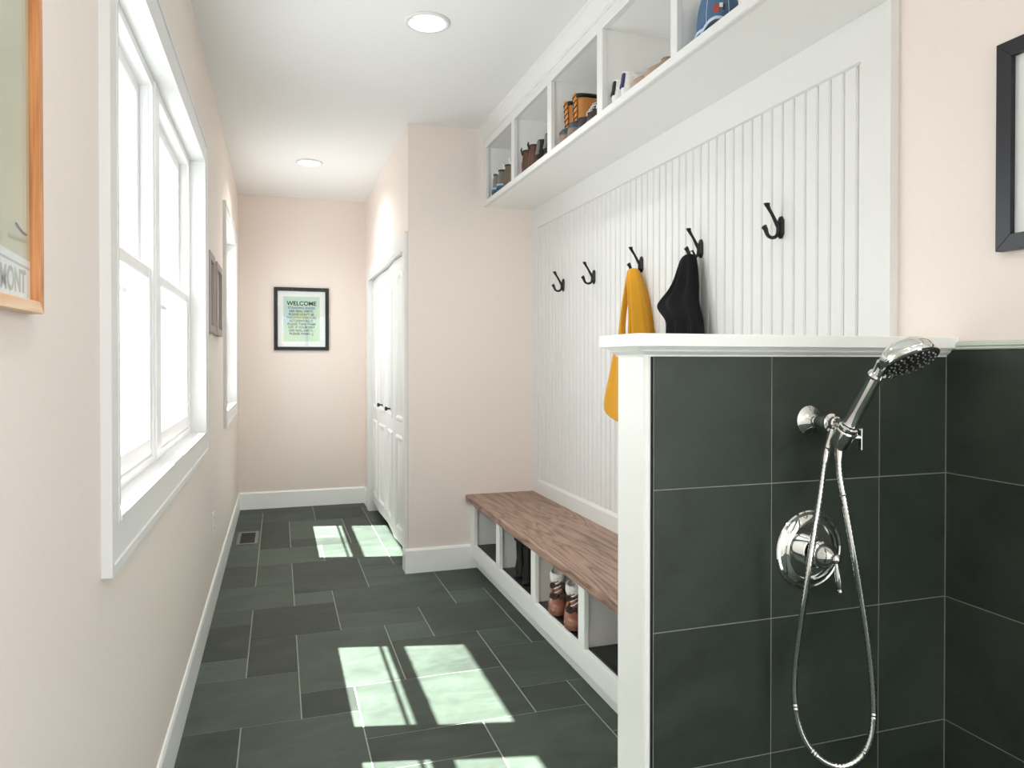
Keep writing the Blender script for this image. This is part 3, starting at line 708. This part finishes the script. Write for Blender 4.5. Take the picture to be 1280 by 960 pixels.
m.lathe([(.014, -.022), (.0200, -.022), (.0215, -.018), (.0215, .012), (.0230, .013), (.0230, .019), (.0205, .022), (.014, .022)], M, 36, False, False); m.lathe([(.014, -.022), (.014, .022)], M, 36, False, False)
m.build('cradle', CHROME, sa, 30)
m = MB(); m.cbox(1.193, 1.197, 1.252, 1.264, 1.104, 1.152, .0015); m.tube([(1.182, 1.262, 1.132), (1.195, 1.258, 1.132)], .005, 10); m.build('clip_tab', CHROME, sa)
m = MB(); m.tube([(AX, 1.302, AZ-.004), (AX-.002, 1.304, AZ-.020), (AX-.004, 1.309, AZ-.036), (AX-.006, 1.313, AZ-.054)], [.008, .0085, .0075, .0085], 16); m.build('outlet_elbow', CHROME, sa, True)
# hand shower
hs = thing('hand_shower', HB, 'chrome hand shower with round spray head tilted out', 'shower head')
m = MB(); m.lathe([(.008, -.030), (.0115, -.028), (.0115, -.004), (.0125, .0), (.0125, .023), (.0205, .0245), (.0205, .030), (.0170, .032), (.0185, .038), (.0160, .043), (.0152, .075), (.0146, .115), (.0135, .145), (.0125, .158)], M, 36)
m.build('handle', CHROME, hs, 30)
m = MB(); m.lathe([(.0125, .157), (.0165, .158), (.0180, .163), (.0165, .168), (.0130, .170), (.0125, .176), (.0128, .186), (.0135, .194)], M, 36); m.build('neck_collar', CHROME, hs, 30)
FN = Vector((0.04, -.513, -.858)).normalized()           # the way the spray face looks
HC = Vector((1.165, 1.100, 1.2965))                     # centre of the face plane
FM = alongM(HC, FN); 
m = MB(); m.lathe([(.0515, .003), (.0535, .001), (.054, -.003), (.053, -.007), (.0515, -.0075), (.052, -.009), (.050, -.018), (.044, -.028), (.034, -.036), (.020, -.042), (.006, -.0445)], FM, 56)
m.build('head', CHROME, hs, 30)
nk = MB(); e0 = HB + AXD*.186; e1 = HC - FN*.020
yd = (HB+AXD*.19-HC); 
nk.tube([e0, e0.lerp(e1, .25)+Vector((0, 0, .002)), e0.lerp(e1, .5)+Vector((0, 0, .003)), e0.lerp(e1, .8)], [.0125, .0165, .024, .020], 28); nk.build('neck', CHROME, hs, 'all')
darkp = mat('dark grey rubber face', (.03, .032, .032), .35, .2, var=.2)
fp = MB().lathe([(.047, .0), (.047, .0045), (.040, .006), (.010, .0065)], FM, 48).build('spray_face', darkp, hs, 30)
m = MB()
for rr, nn in ((.012, 6), (.024, 12), (.034, 16), (.0425, 20)):
    for k in range(nn):
        a = 2*pi*k/nn+rr*60; M2 = FM @ Matrix.Translation((rr*cos(a), rr*sin(a), .005)); m.lathe([(.0022, 0), (.0018, .0025), (.001, .003)], M2, 8)
m.build('nozzles', mat('grey nozzle', lin(150, 152, 150), .3, .6), fp, True)
m = MB(); M2 = FM @ Matrix.Translation((0, 0, .003)); dn = (FM.inverted().to_3x3() @ yd); dn.z = 0; dn.normalize()
m.tube([FM @ (dn*.046+Vector((0, 0, .001))), FM @ (dn*.060+Vector((0, 0, .004)))], [.006, .004], 10); m.build('spray_lever', CHROME, hs, True)
# hose
def catmull(P, n):
    P = [Vector(p) for p in P]; out = []
    for i in range(len(P)-1):
        a, b, c, d = P[max(i-1, 0)], P[i], P[i+1], P[min(i+2, len(P)-1)]
        for k in range(n):
            t = k/n; out.append(.5*((2*b)+(c-a)*t+(2*a-5*b+4*c-d)*t*t+(3*b-a-3*c+d)*t**3))
    out.append(P[-1]); return out

HOSE = [(1.1601, 1.318, 1.0997), (1.149, 1.315, 1.0597), (1.1107, 1.29, 0.9695), (1.074, 1.266, 0.8916), (1.0655, 1.275, 0.796), (1.0701, 1.3, 0.6922), (1.0723, 1.315, 0.5985), (1.0765, 1.312, 0.5202), (1.092, 1.3, 0.4656), (1.1216, 1.285, 0.43), (1.1576, 1.268, 0.4189), (1.1946, 1.255, 0.4386), (1.2178, 1.248, 0.4853), (1.223, 1.247, 0.5546), (1.2125, 1.248, 0.6598), (1.1923, 1.25, 0.7825), (1.1723, 1.252, 0.8871), (1.1580, 1.262, 0.9905), (1.1560, 1.276, 1.0585), (1.1645, 1.286, 1.110)]
cv = catmull(HOSE, 40); pts = []; rad = []; acc = 0; last = cv[0]; k = 0
for q in cv:
    if (q-last).length > .0036 or not pts:
        pts.append(q); rad.append(.0077 if k % 2 else .0054); last = q; k += 1
ho = thing('shower_hose', HOSE[10], 'ribbed chrome shower hose hanging in a long loop', 'hose')
MB().tube(pts, rad, 12).build('ribbed_tube', CHROME, ho, 60)
for a, b, nm in ((0, 6, 0), (-1, -7, 1)):
    d = (pts[b]-pts[a]).normalized()
    MB().lathe([(.0085, -.002), (.0092, .0), (.0092, .016), (.0078, .024), (.0078, .027)], alongM(pts[a], d), 20).build('end_nut', CHROME, ho, 40)

# ------------------------------------------------------------------ shoes
def fab(name, c, rough=.7, **k): return mat(name, lin(*c), rough, var=.10, scale=45, bump=.15, **k)
def ring(z, xh, xt, hw, n=32, pt=2.5, ph=2.2, waist=.10):
    """plan outline of a shoe at height z from heel xh to toe xt"""
    r = []; mid = xh+(xt-xh)*.40
    for i in range(n):
        a = 2*pi*i/n; c, s = cos(a), sin(a)
        e = pt if c > 0 else ph
        x = mid + (xt-mid if c > 0 else mid-xh)*math.copysign(abs(c)**(2/e), c)
        w = hw*(1-waist*math.exp(-((x-(mid-.01))/.05)**2)) * (1 if c > 0 else .90)
        r.append((x, w*math.copysign(abs(s)**(2/e), s), z))
    return r
def make_shoe(name, label, group, mats, L, HW, top, toe_h, col=.34, sole=.024, shaft=None, band=None, laces=True, tab=None, cuff=None, loop=None, cap=None, bow=None):
    """a shoe along +x, heel at 0: sole, upper rising over the instep to an open collar"""
    t = thing(name, (0, 0, 0), label, 'shoe', group)
    m = MB(); m.loft([ring(0, .004, L-.012, HW*.90), ring(.005, 0, L-.002, HW*.98), ring(sole*.7, 0, L, HW), ring(sole, .002, L-.003, HW*.985)]); m.build('sole', mats['sole'], t, 40, local=True)
    hb = toe_h; ct = L*col + .055      # collar front
    prof = [(sole-.002, .004, L-.006, HW*.955), (sole+(hb-sole)*.35, .002, L-.004, HW*.97), (sole+(hb-sole)*.7, .001, L-.014, HW*.93), (hb, .002, L-.040, HW*.86)]
    n = 5; 
    for k in range(1, n+1):
        q = k/n; z = hb+(top-hb)*q; xt = (L-.040)+(ct-(L-.040))*(q**.72)
        prof.append((z, .004+.006*q, xt, HW*(.86-.20*q)))
    if shaft:
        for q in (.33, .66, 1): prof.append((top+(shaft-top)*q, .010-.004*q, ct+.004*q, HW*(.66+.05*q)))
    zt, xh, xt, hw = prof[-1]
    for zb, bm_ in reversed(band if isinstance(band, tuple) else ((band, mats.get('band')),) if band else ()):    # separate lower shells
        kk = .002+.0012*sum(1 for q in (band if isinstance(band, tuple) else ()) if q[0] > zb); lo = [p for p in prof if p[0] <= zb]
        m = MB(); m.loft([ring(z, a-kk, b+kk, w+kk*.8) for z, a, b, w in lo]+[ring(lo[-1][0]+.002, lo[-1][1], lo[-1][2]-.002, lo[-1][3])], False, False); m.build('shell', bm_, t, 50, local=True)
    R_ = [ring(*p) for p in prof] + [ring(zt+.004, xh+.003, xt-.003, hw*.95), ring(zt-.004, xh+.007, xt-.008, hw*.86), ring(max(sole, zt-.05), xh+.010, xt-.004, hw*.80)]
    MB().loft(R_).build('upper', mats['upper'], t, 50, local=True)
    MB().loft([ring(max(sole, zt-.05)+.001, xh+.011, xt-.006, hw*.78), ring(zt-.012, xh+.008, xt-.010, hw*.83), ring(zt-.012, xh+.009, xt-.012, hw*.81), ring(max(sole, zt-.05)+.002, xh+.013, xt-.008, hw*.74)], True, True).build('lining', mats['lining'], t, 50, local=True)
    # tongue and laces on the instep line
    ins = [p for p in prof if p[0] >= hb and p[2] < max(L-.045, ct+.006)]
    if laces:
        a = Vector((ins[0][2], 0, ins[0][0])); b = Vector((ins[-1][2], 0, ins[-1][0]))
        d = b-a; up = Vector((0, 1, 0)).cross(d).normalized(); up = up if up.x > 0 else -up
        m = MB(); rr = []
        for q in (0, .5, 1.12):
            c = a+d*q+up*.0025; w = HW*.34*(1+.25*q)
            rr.append([tuple(c+Vector((0, -w, 0))), tuple(c+Vector((0, 0, 0))+up*.006), tuple(c+Vector((0, w, 0))), tuple(c-up*.006)])
        m.loft(rr); m.build('tongue', mats.get('tongue', mats['upper']), t, True, local=True)
        nl = 4 if not shaft else 5
        for k in range(nl):
            q = .08+.86*k/(nl-1); c = a+d*q+up*.0075; w = HW*.42
            sk = d.normalized()*.010
            MB().tube([tuple(c+Vector((0, -w, 0))-up*.007-sk), tuple(c+up*.004-sk*.2), tuple(c+Vector((0, w, 0))-up*.007+sk)], .0028, 8).build('lace', mats['lace'], t, True, local=True)
    if tab:
        m = MB(); rr = []
        for z, a, b, w in [p for p in prof if p[0] >= hb*.62]:
            rr.append([(a-.0035, w*.26, z), (a-.0035, -w*.26, z), (a+.004, -w*.40, z), (a+.004, w*.40, z)])
        m.loft(rr); m.build('heel_tab', mats['tab'], t, True, local=True)
    if cuff:
        m = MB(); z0 = zt-cuff*.55
        m.loft([ring(z0-.01, xh-.004, xt+.004, hw*1.05), ring(z0+.002, xh-.012, xt+.012, hw*1.22), ring(zt+.002, xh-.013, xt+.013, hw*1.25), ring(zt+.014, xh-.006, xt+.006, hw*1.12), ring(zt+.012, xh+.006, xt-.008, hw*.85), ring(zt-.02, xh+.010, xt-.012, hw*.76)]); o = m.build('cuff', mats['cuff'], t, 'all', sub=1, local=True)
    elif not loop == 'none':
        m = MB(); rg = ring(zt+.002, xh+.002, xt-.002, hw*.93); m.tube([Vector(p) for p in rg]+[Vector(rg[0])], mats.get('collar_r', .0048), 10, False); m.build('collar', mats.get('collar', mats['upper']), t, True, local=True)
    if loop and loop != 'none':
        m = MB(); m.tube([(xh-.002, -.007, zt-.020), (xh-.010, -.007, zt+.008), (xh-.008, 0, zt+.018), (xh-.010, .007, zt+.008), (xh-.002, .007, zt-.020)], .0034, 8); m.build('pull_loop', mats['loop'], t, True, local=True)
    if cap:
        pr = [p for p in prof if p[0] <= hb+.001]; m = MB(); rr = []
        for z, a, b, w in pr:
            rg = [p for p in ring(z, a, b+.003, w*1.03, 48) if p[0] > L*.72]
            rg.sort(key=lambda p: p[1]); rr.append(rg)
        k = min(len(r) for r in rr); rr = [[r[int(round(i*(len(r)-1)/(k-1)))] for i in range(k)] for r in rr]
        m2 = MB(); vs = [p for r in rr for p in r]; fs = [(i*k+j, i*k+j+1, (i+1)*k+j+1, (i+1)*k+j) for i in range(len(rr)-1) for j in range(k-1)]
        m2.add(vs, fs); o = m2.build('toe_cap', mats['cap'], t, 50, local=True)
        so = o.modifiers.new('thick', 'SOLIDIFY'); so.thickness = .003
    if bow:
        a = [p for p in prof if p[0] > hb]; 
        for q in bow:
            z, xh_, xt_, w_ = min(prof, key=lambda p: abs(p[0]-q)); c = Vector((xt_+.010, 0, z)); m = MB()
            for s in (-1, 1):
                m.loft([[tuple(c+Vector((dx, s*yy, dz))) for dx, dz in ((-.004, -h), (.006, -h), (.006, h), (-.004, h))] for yy, h in ((.002, .004), (.016, .012), (.030, .013), (.036, .006))])
                m.loft([[tuple(c+Vector((.004+dx+zz*.1, s*(.004+zz*.35), -zz+dz*0)))+() for dx, dz in ((-.0015, 0), (.0015, 0))] + [tuple(c+Vector((.004+dx+zz*.1, s*(.016+zz*.35), -zz))) for dx in (.0015, -.0015)] for zz in (.0, .02, .045)])
            m.sphere(c+Vector((.004, 0, 0)), .008, None, 10)
            m.build('bow', mats['bow'], t, 30, local=True)
    return t
def put(t, x, y, z, rz): t.location = (x, y, z); t.rotation_euler = (0, 0, rz)
OUT, IN = pi, 0.                                            # toe to the aisle / toe to the wall
blk = fab('black rubber', (14, 14, 15), .32); grey = fab('grey mesh', (124, 120, 112)); lgt = fab('white lace', (226, 224, 218)); dk = fab('dark lining', (40, 36, 34), .9)
# bench: sheepskin boots, toes out
TAN = fab('tan suede', (158, 104, 66), .85); PAT = mat('rosy brown patent toe', lin(150, 96, 78), .22, var=.06, scale=20, coat=.5)
FUR = mat('white fleece', lin(232, 230, 226), .95, var=.10, scale=120, bump=.8, sheen=.4); RIB = mat('dark brown ribbon', lin(62, 42, 38), .5, var=.2)
b1 = make_shoe('winter_boot', 'tan winter boot with white fleece cuff and brown bows, nearer the half wall', 'tan winter boots', dict(sole=fab('brown sole', (120, 78, 62), .5), upper=TAN, band=PAT, lining=FUR, cuff=FUR, lace=lgt, bow=RIB, tongue=PAT), .180, .047, .105, .066, col=.30, shaft=.160, band=.078, cuff=.044, bow=(.085, .125))
put(b1, 1.240, 2.962, .1608, R(-112))
b2 = dup(b1, (1.240, 3.150, .1608), 'tan winter boot with white fleece cuff and brown bows, nearer the black boots', R(-112))
# bench: rubber boots, heels out
k1 = make_shoe('rubber_boot', 'tall black rubber boot nearer the fur boots in the second cubby', 'black rubber boots', dict(sole=blk, upper=blk, lining=dk, lace=blk, loop=blk, collar=blk), .205, .040, .105, .058, col=.16, shaft=.215, laces=False, loop=True)
put(k1, 1.172, 3.470, .1608, IN+.05)
dup(k1, (1.174, 3.600, .1608), 'tall black rubber boot nearer the end wall, pull loop showing', IN-.06)
# upper shelf, far cubby: hiking boots
NAV = fab('teal band', (52, 98, 132), .5); ICE = fab('pale blue rubber', (170, 204, 224), .5)
h1 = make_shoe('hiking_boot', 'grey hiking boot with blue heel band in the cubby by the peach wall', 'grey hiking boots', dict(sole=fab('charcoal sole', (44, 44, 46), .6), upper=grey, lining=dk, lace=lgt, collar=blk, tongue=blk, loop=lgt), .21, .043, .140, .060, col=.24, band=((.066, ICE), (.055, NAV), (.040, fab('charcoal rand', (58, 60, 64), .6))), loop=True)
put(h1, 1.250, 4.285, SLF, IN)
dup(h1, (1.250, 4.180, SLF), 'grey hiking boot with blue heel band, second from the peach wall', IN+.03)
h2 = make_shoe('walking_shoe', 'brown grey walking shoe beside the grey hiking boots', 'brown grey walking shoes', dict(sole=fab('dark sole', (40, 38, 36), .6), upper=fab('taupe suede', (112, 100, 88), .85), lining=dk, lace=lgt, collar=blk, tongue=blk, loop=lgt), .22, .047, .138, .062, col=.26, loop=True)
put(h2, 1.250, 4.050, SLF, IN)
dup(h2, (1.250, 3.930, SLF), 'brown grey walking shoe against the first divider from the peach wall', IN)
# second cubby: brown leather boots and black shoes, heels to the aisle
BRN = fab('dark brown leather', (84, 48, 28), .4, coat=.2); BR2 = fab('brown black leather', (36, 27, 22), .5)
r1 = make_shoe('leather_boot', 'brown leather ankle boot in the second cubby, beside the black shoes', 'brown leather ankle boots', dict(sole=blk, upper=BRN, lining=dk, lace=BR2, collar=BR2, loop=BR2), .225, .048, .130, .066, col=.22, laces=False, loop=True)
put(r1, 1.250, 3.610, SLF, IN)
dup(r1, (1.250, 3.722, SLF), 'brown leather ankle boot turned askew against the first divider', IN-.15)
s1 = make_shoe('black_shoe', 'black shoe with grey heel tab beside the brown ankle boots', 'black shoes with grey heel tabs', dict(sole=blk, upper=fab('black suede', (22, 21, 20), .8), lining=dk, lace=lgt, collar=blk, tab=fab('grey heel rubber', (104, 106, 102), .6), tongue=blk), .215, .047, .118, .060, col=.24, tab=True)
put(s1, 1.250, 3.478, SLF, IN+.04)
dup(s1, (1.250, 3.368, SLF), 'black shoe with grey heel tab next to the duck boots divider', IN)
# third cubby: duck boots and a black trainer
DT = fab('tan leather', (196, 132, 66), .5); TEAL = fab('dark teal rubber', (44, 62, 70), .45); DKB = fab('dark brown collar', (44, 34, 30), .7)
c1 = make_shoe('duck_boot', 'tan and teal duck boot in the third cubby, nearer the black trainers', 'tan and teal duck boots', dict(sole=fab('taupe sole', (122, 104, 92), .6), upper=DT, lining=dk, lace=DKB, collar=blk, collar_r=.010, tongue=DT), .185, .046, .140, .085, col=.50, sole=.050, shaft=.195, band=((.190, DT), (.105, TEAL)))
for c in list(c1.children):
    if c.name.startswith('shell') and c.data.materials[0] == DT: bpy.data.objects.remove(c)
put(c1, 1.430, 3.045, SLF, OUT)
dup(c1, (1.430, 3.150, SLF), 'tan and teal duck boot in the third cubby, against the black shoes divider', OUT)
t1 = make_shoe('trainer', 'black trainer with white laces beside the duck boots', 'black trainers with white laces', dict(sole=blk, upper=fab('black brown mesh', (58, 46, 42), .8), lining=dk, lace=lgt, collar=blk, tongue=blk), .22, .044, .128, .072, col=.36)
put(t1, 1.466, 2.935, SLF, OUT)
dup(t1, (1.466, 2.835, SLF), 'black trainer with white laces against the divider of the white sneakers', OUT)
# fourth cubby: white sneakers heel out, tan slip-ons
WL = fab('white leather', (232, 231, 228), .45); NV = fab('navy tab', (34, 30, 92), .5)
w1 = make_shoe('white_sneaker', 'white sneaker with navy heel tab, nearer the tan slip-ons', 'white sneakers', dict(sole=WL, upper=WL, lining=lgt, lace=lgt, tab=NV), .215, .040, .106, .060, col=.34, tab=True)
put(w1, 1.256, 2.534, SLF, IN)
w2 = dup(w1, (1.258, 2.618, SLF), 'white sneaker with black heel tab, against the divider of the duck boots', IN)
for c in w2.children:
    if c.name.startswith('heel_tab'):
        c.data = c.data.copy(); c.data.materials[0] = blk
TN = fab('light tan suede', (178, 158, 138), .85); TND = fab('brown suede', (146, 122, 104), .85)
p1 = make_shoe('slip_on', 'light tan suede slip-on beside the white sneakers', 'tan suede slip-ons', dict(sole=fab('dark tan sole', (70, 58, 50), .7), upper=TN, lining=TND, lace=TN, band=TND, collar=TND), .215, .048, .088, .064, col=.40, sole=.014, laces=False)
put(p1, 1.464, 2.440, SLF, OUT)
dup(p1, (1.464, 2.335, SLF), 'light tan suede slip-on farther from the white sneakers', OUT)
# fifth cubby: two caps
def make_cap(loc, rz, label, mats, logo):
    t = thing('cap', loc, label, 'cap', None, rz); t.scale = (.86, .86, 1.18)
    m = MB(); rr = []; n = 40
    for k in range(11):
        q = k/10; z = .135*sin(q*pi/2)**.92; s = cos(q*pi/2)**.62 if k < 10 else .03
        rr.append([(.095*s*cos(2*pi*i/n), .080*s*sin(2*pi*i/n), .012+z) for i in range(n)])
    m.loft(rr); m.build('crown', mats['crown'], t, 'all', local=True)
    m = MB(); vs = []; 
    def brim(o, dz): return [((.088+o)*cos(a)+(.075+o)*max(0, cos(a*1.6))*1.0, (.076+o*.6)*sin(a), .014+dz-.020*sin(a)**2) for a in [R(-78)+R(156)*k/24 for k in range(25)]]
    def inner(dz): return [(.086*cos(a), .075*sin(a), .014+dz) for a in [R(-78)+R(156)*k/24 for k in range(25)]]
    a, b, c, d = inner(.003), brim(0, .003), brim(0, -.001), inner(-.001)
    rings = [[a[i], b[i], c[i], d[i]] for i in range(25)]; m.loft(rings); m.build('brim', mats['brim'], t, 40, local=True)
    m = MB(); e = [Vector(p)+Vector((0, 0, -.002)) for p in brim(0, .003)]; m.tube(e, .0042, 8); m.build('brim_edge', mats['edge'], t, True, local=True)
    m = MB(); rg = [(.097*cos(2*pi*i/48), .082*sin(2*pi*i/48), .016) for i in range(49)]; m.tube(rg, .004, 8, False); m.build('sweatband', mats['edge'], t, True, local=True)
    m = MB()
    for j in range(3):
        ang = pi*j/3+pi/6; P = []
        for k in range(-12, 13):
            q = 1-abs(k)/12; z = .135*sin(q*pi/2)**.92; s = cos(q*pi/2)**.62 if abs(k) > 0 else 0; sg = 1 if k < 0 else -1
            P.append((.0955*s*cos(ang)*sg, .0805*s*sin(ang)*sg, .0125+z))
        m.tube(P, .0012, 6)
    m.sphere((0, 0, .148), (.008, .008, .005), None, 12); m.build('seams', mats['edge'], t, True, local=True)
    for nm, yc, zc, w, h, ml in logo:
        m = MB(); f = lambda y, z: ((.095*(max(0, 1-(y/.080)**2))**.5)*max(.2, (1-((z-.012)/.137)**2))**.33+.0015, y, z)
        cols = 8; r0 = [f(yc-w/2+w*i/cols, zc-h/2) for i in range(cols+1)]; r1 = [f(yc-w/2+w*i/cols, zc+h/2) for i in range(cols+1)]
        m.add(r0+r1, [(i, i+1, cols+2+i, cols+1+i) for i in range(cols)]); o = m.build(nm, ml, t, local=True)
        so = o.modifiers.new('thick', 'SOLIDIFY'); so.thickness = .002
    return t
DEN = fab('denim blue', (76, 104, 134), .85); SLT = fab('slate grey twill', (104, 116, 126), .8); PBL = fab('pale blue piping', (190, 208, 226), .7)
RED = fab('red thread', (176, 72, 52), .7); WHT = fab('white thread', (226, 222, 214), .7); YLW = fab('soft yellow', (248, 214, 140), .7); INKB = fab('dark blue thread', (40, 50, 84), .7)
make_cap((1.332, 2.000, SLF+.012), pi+.95, 'blue cap with grey brim and small red and white emblem on the shelf', dict(crown=DEN, brim=SLT, edge=PBL), [('emblem', -.004, .062, .020, .020, RED), ('emblem', .012, .070, .012, .012, WHT), ('emblem', .022, .064, .008, .016, INKB)])
make_cap((1.350, 1.800, SLF+.012), pi+.95, 'white cap with soft yellow front panel beside the blue cap', dict(crown=WHT, brim=WHT, edge=WHT), [('front_panel', 0, .070, .060, .060, YLW)])

# ------------------------------------------------------------------ daylight, lamps, camera
w = bpy.data.worlds.new('world'); S.world = w; w.use_nodes = True
bgn = w.node_tree.nodes['Background']; bgn.inputs[0].default_value = (.92, .955, 1.0, 1); bgn.inputs[1].default_value = SKY_STRENGTH
d = Vector((.583, -.137, -1.0))
sd = bpy.data.lights.new('sun', 'SUN'); sd.energy = SUN_STRENGTH; sd.angle = R(.53); sd.color = (1, .985, .965)
so = bpy.data.objects.new('sun', sd); COL.objects.link(so); so.rotation_euler = d.to_track_quat('-Z', 'Y').to_euler(); so.location = (-3, 4, 5)
def portal(loc, rot, sx, sy):
    l = bpy.data.lights.new('window_portal', 'AREA'); l.shape = 'RECTANGLE'; l.size = sx; l.size_y = sy; l.cycles.is_portal = True
    o = bpy.data.objects.new('window_portal', l); COL.objects.link(o); o.location = loc; o.rotation_euler = rot
for w_ in (W1, W2): portal((XL-WT-.01, (w_[0]+w_[1])/2, (w_[2]+w_[3])/2), (0, -pi/2, 0), w_[3]-w_[2], w_[1]-w_[0])
portal(((B0+B1)/2, YK-WT-.01, (BZ0+BZ1)/2), (pi/2, 0, 0), B1-B0, BZ1-BZ0)
portal((XR+WT+.01, (V0+V1)/2, (VZ0+VZ1)/2), (0, pi/2, 0), VZ1-VZ0, V1-V0)
for lx, ly in LIGHTS:
    l = bpy.data.lights.new('can_lamp', 'AREA'); l.shape = 'DISK'; l.size = .12; l.energy = CAN_POWER*(1.7 if ly > 5 else 1.0); l.color = (1, .985, .975); l.spread = R(140)
    o = bpy.data.objects.new('can_lamp', l); COL.objects.link(o); o.location = (lx, ly, H+.020)
cd = bpy.data.cameras.new('camera'); cam = bpy.data.objects.new('camera', cd); COL.objects.link(cam)
cd.sensor_width = 36; cd.lens = 906.224/1280*36; cd.shift_y = -(480-459.2443)/1280; cd.clip_start = .02
cam.location = (0, 0, CAMZ); cam.rotation_euler = (pi/2-.0095, 0, -.3113)
S.camera = cam
S.view_settings.view_transform = 'Standard'; S.view_settings.look = 'None'; S.view_settings.gamma = 1; S.view_settings.use_curve_mapping = False
S.view_settings.exposure = EXPOSURE
S.cycles.max_bounces = 14; S.cycles.diffuse_bounces = 12; S.cycles.transparent_max_bounces = 16; S.cycles.sample_clamp_indirect = 6
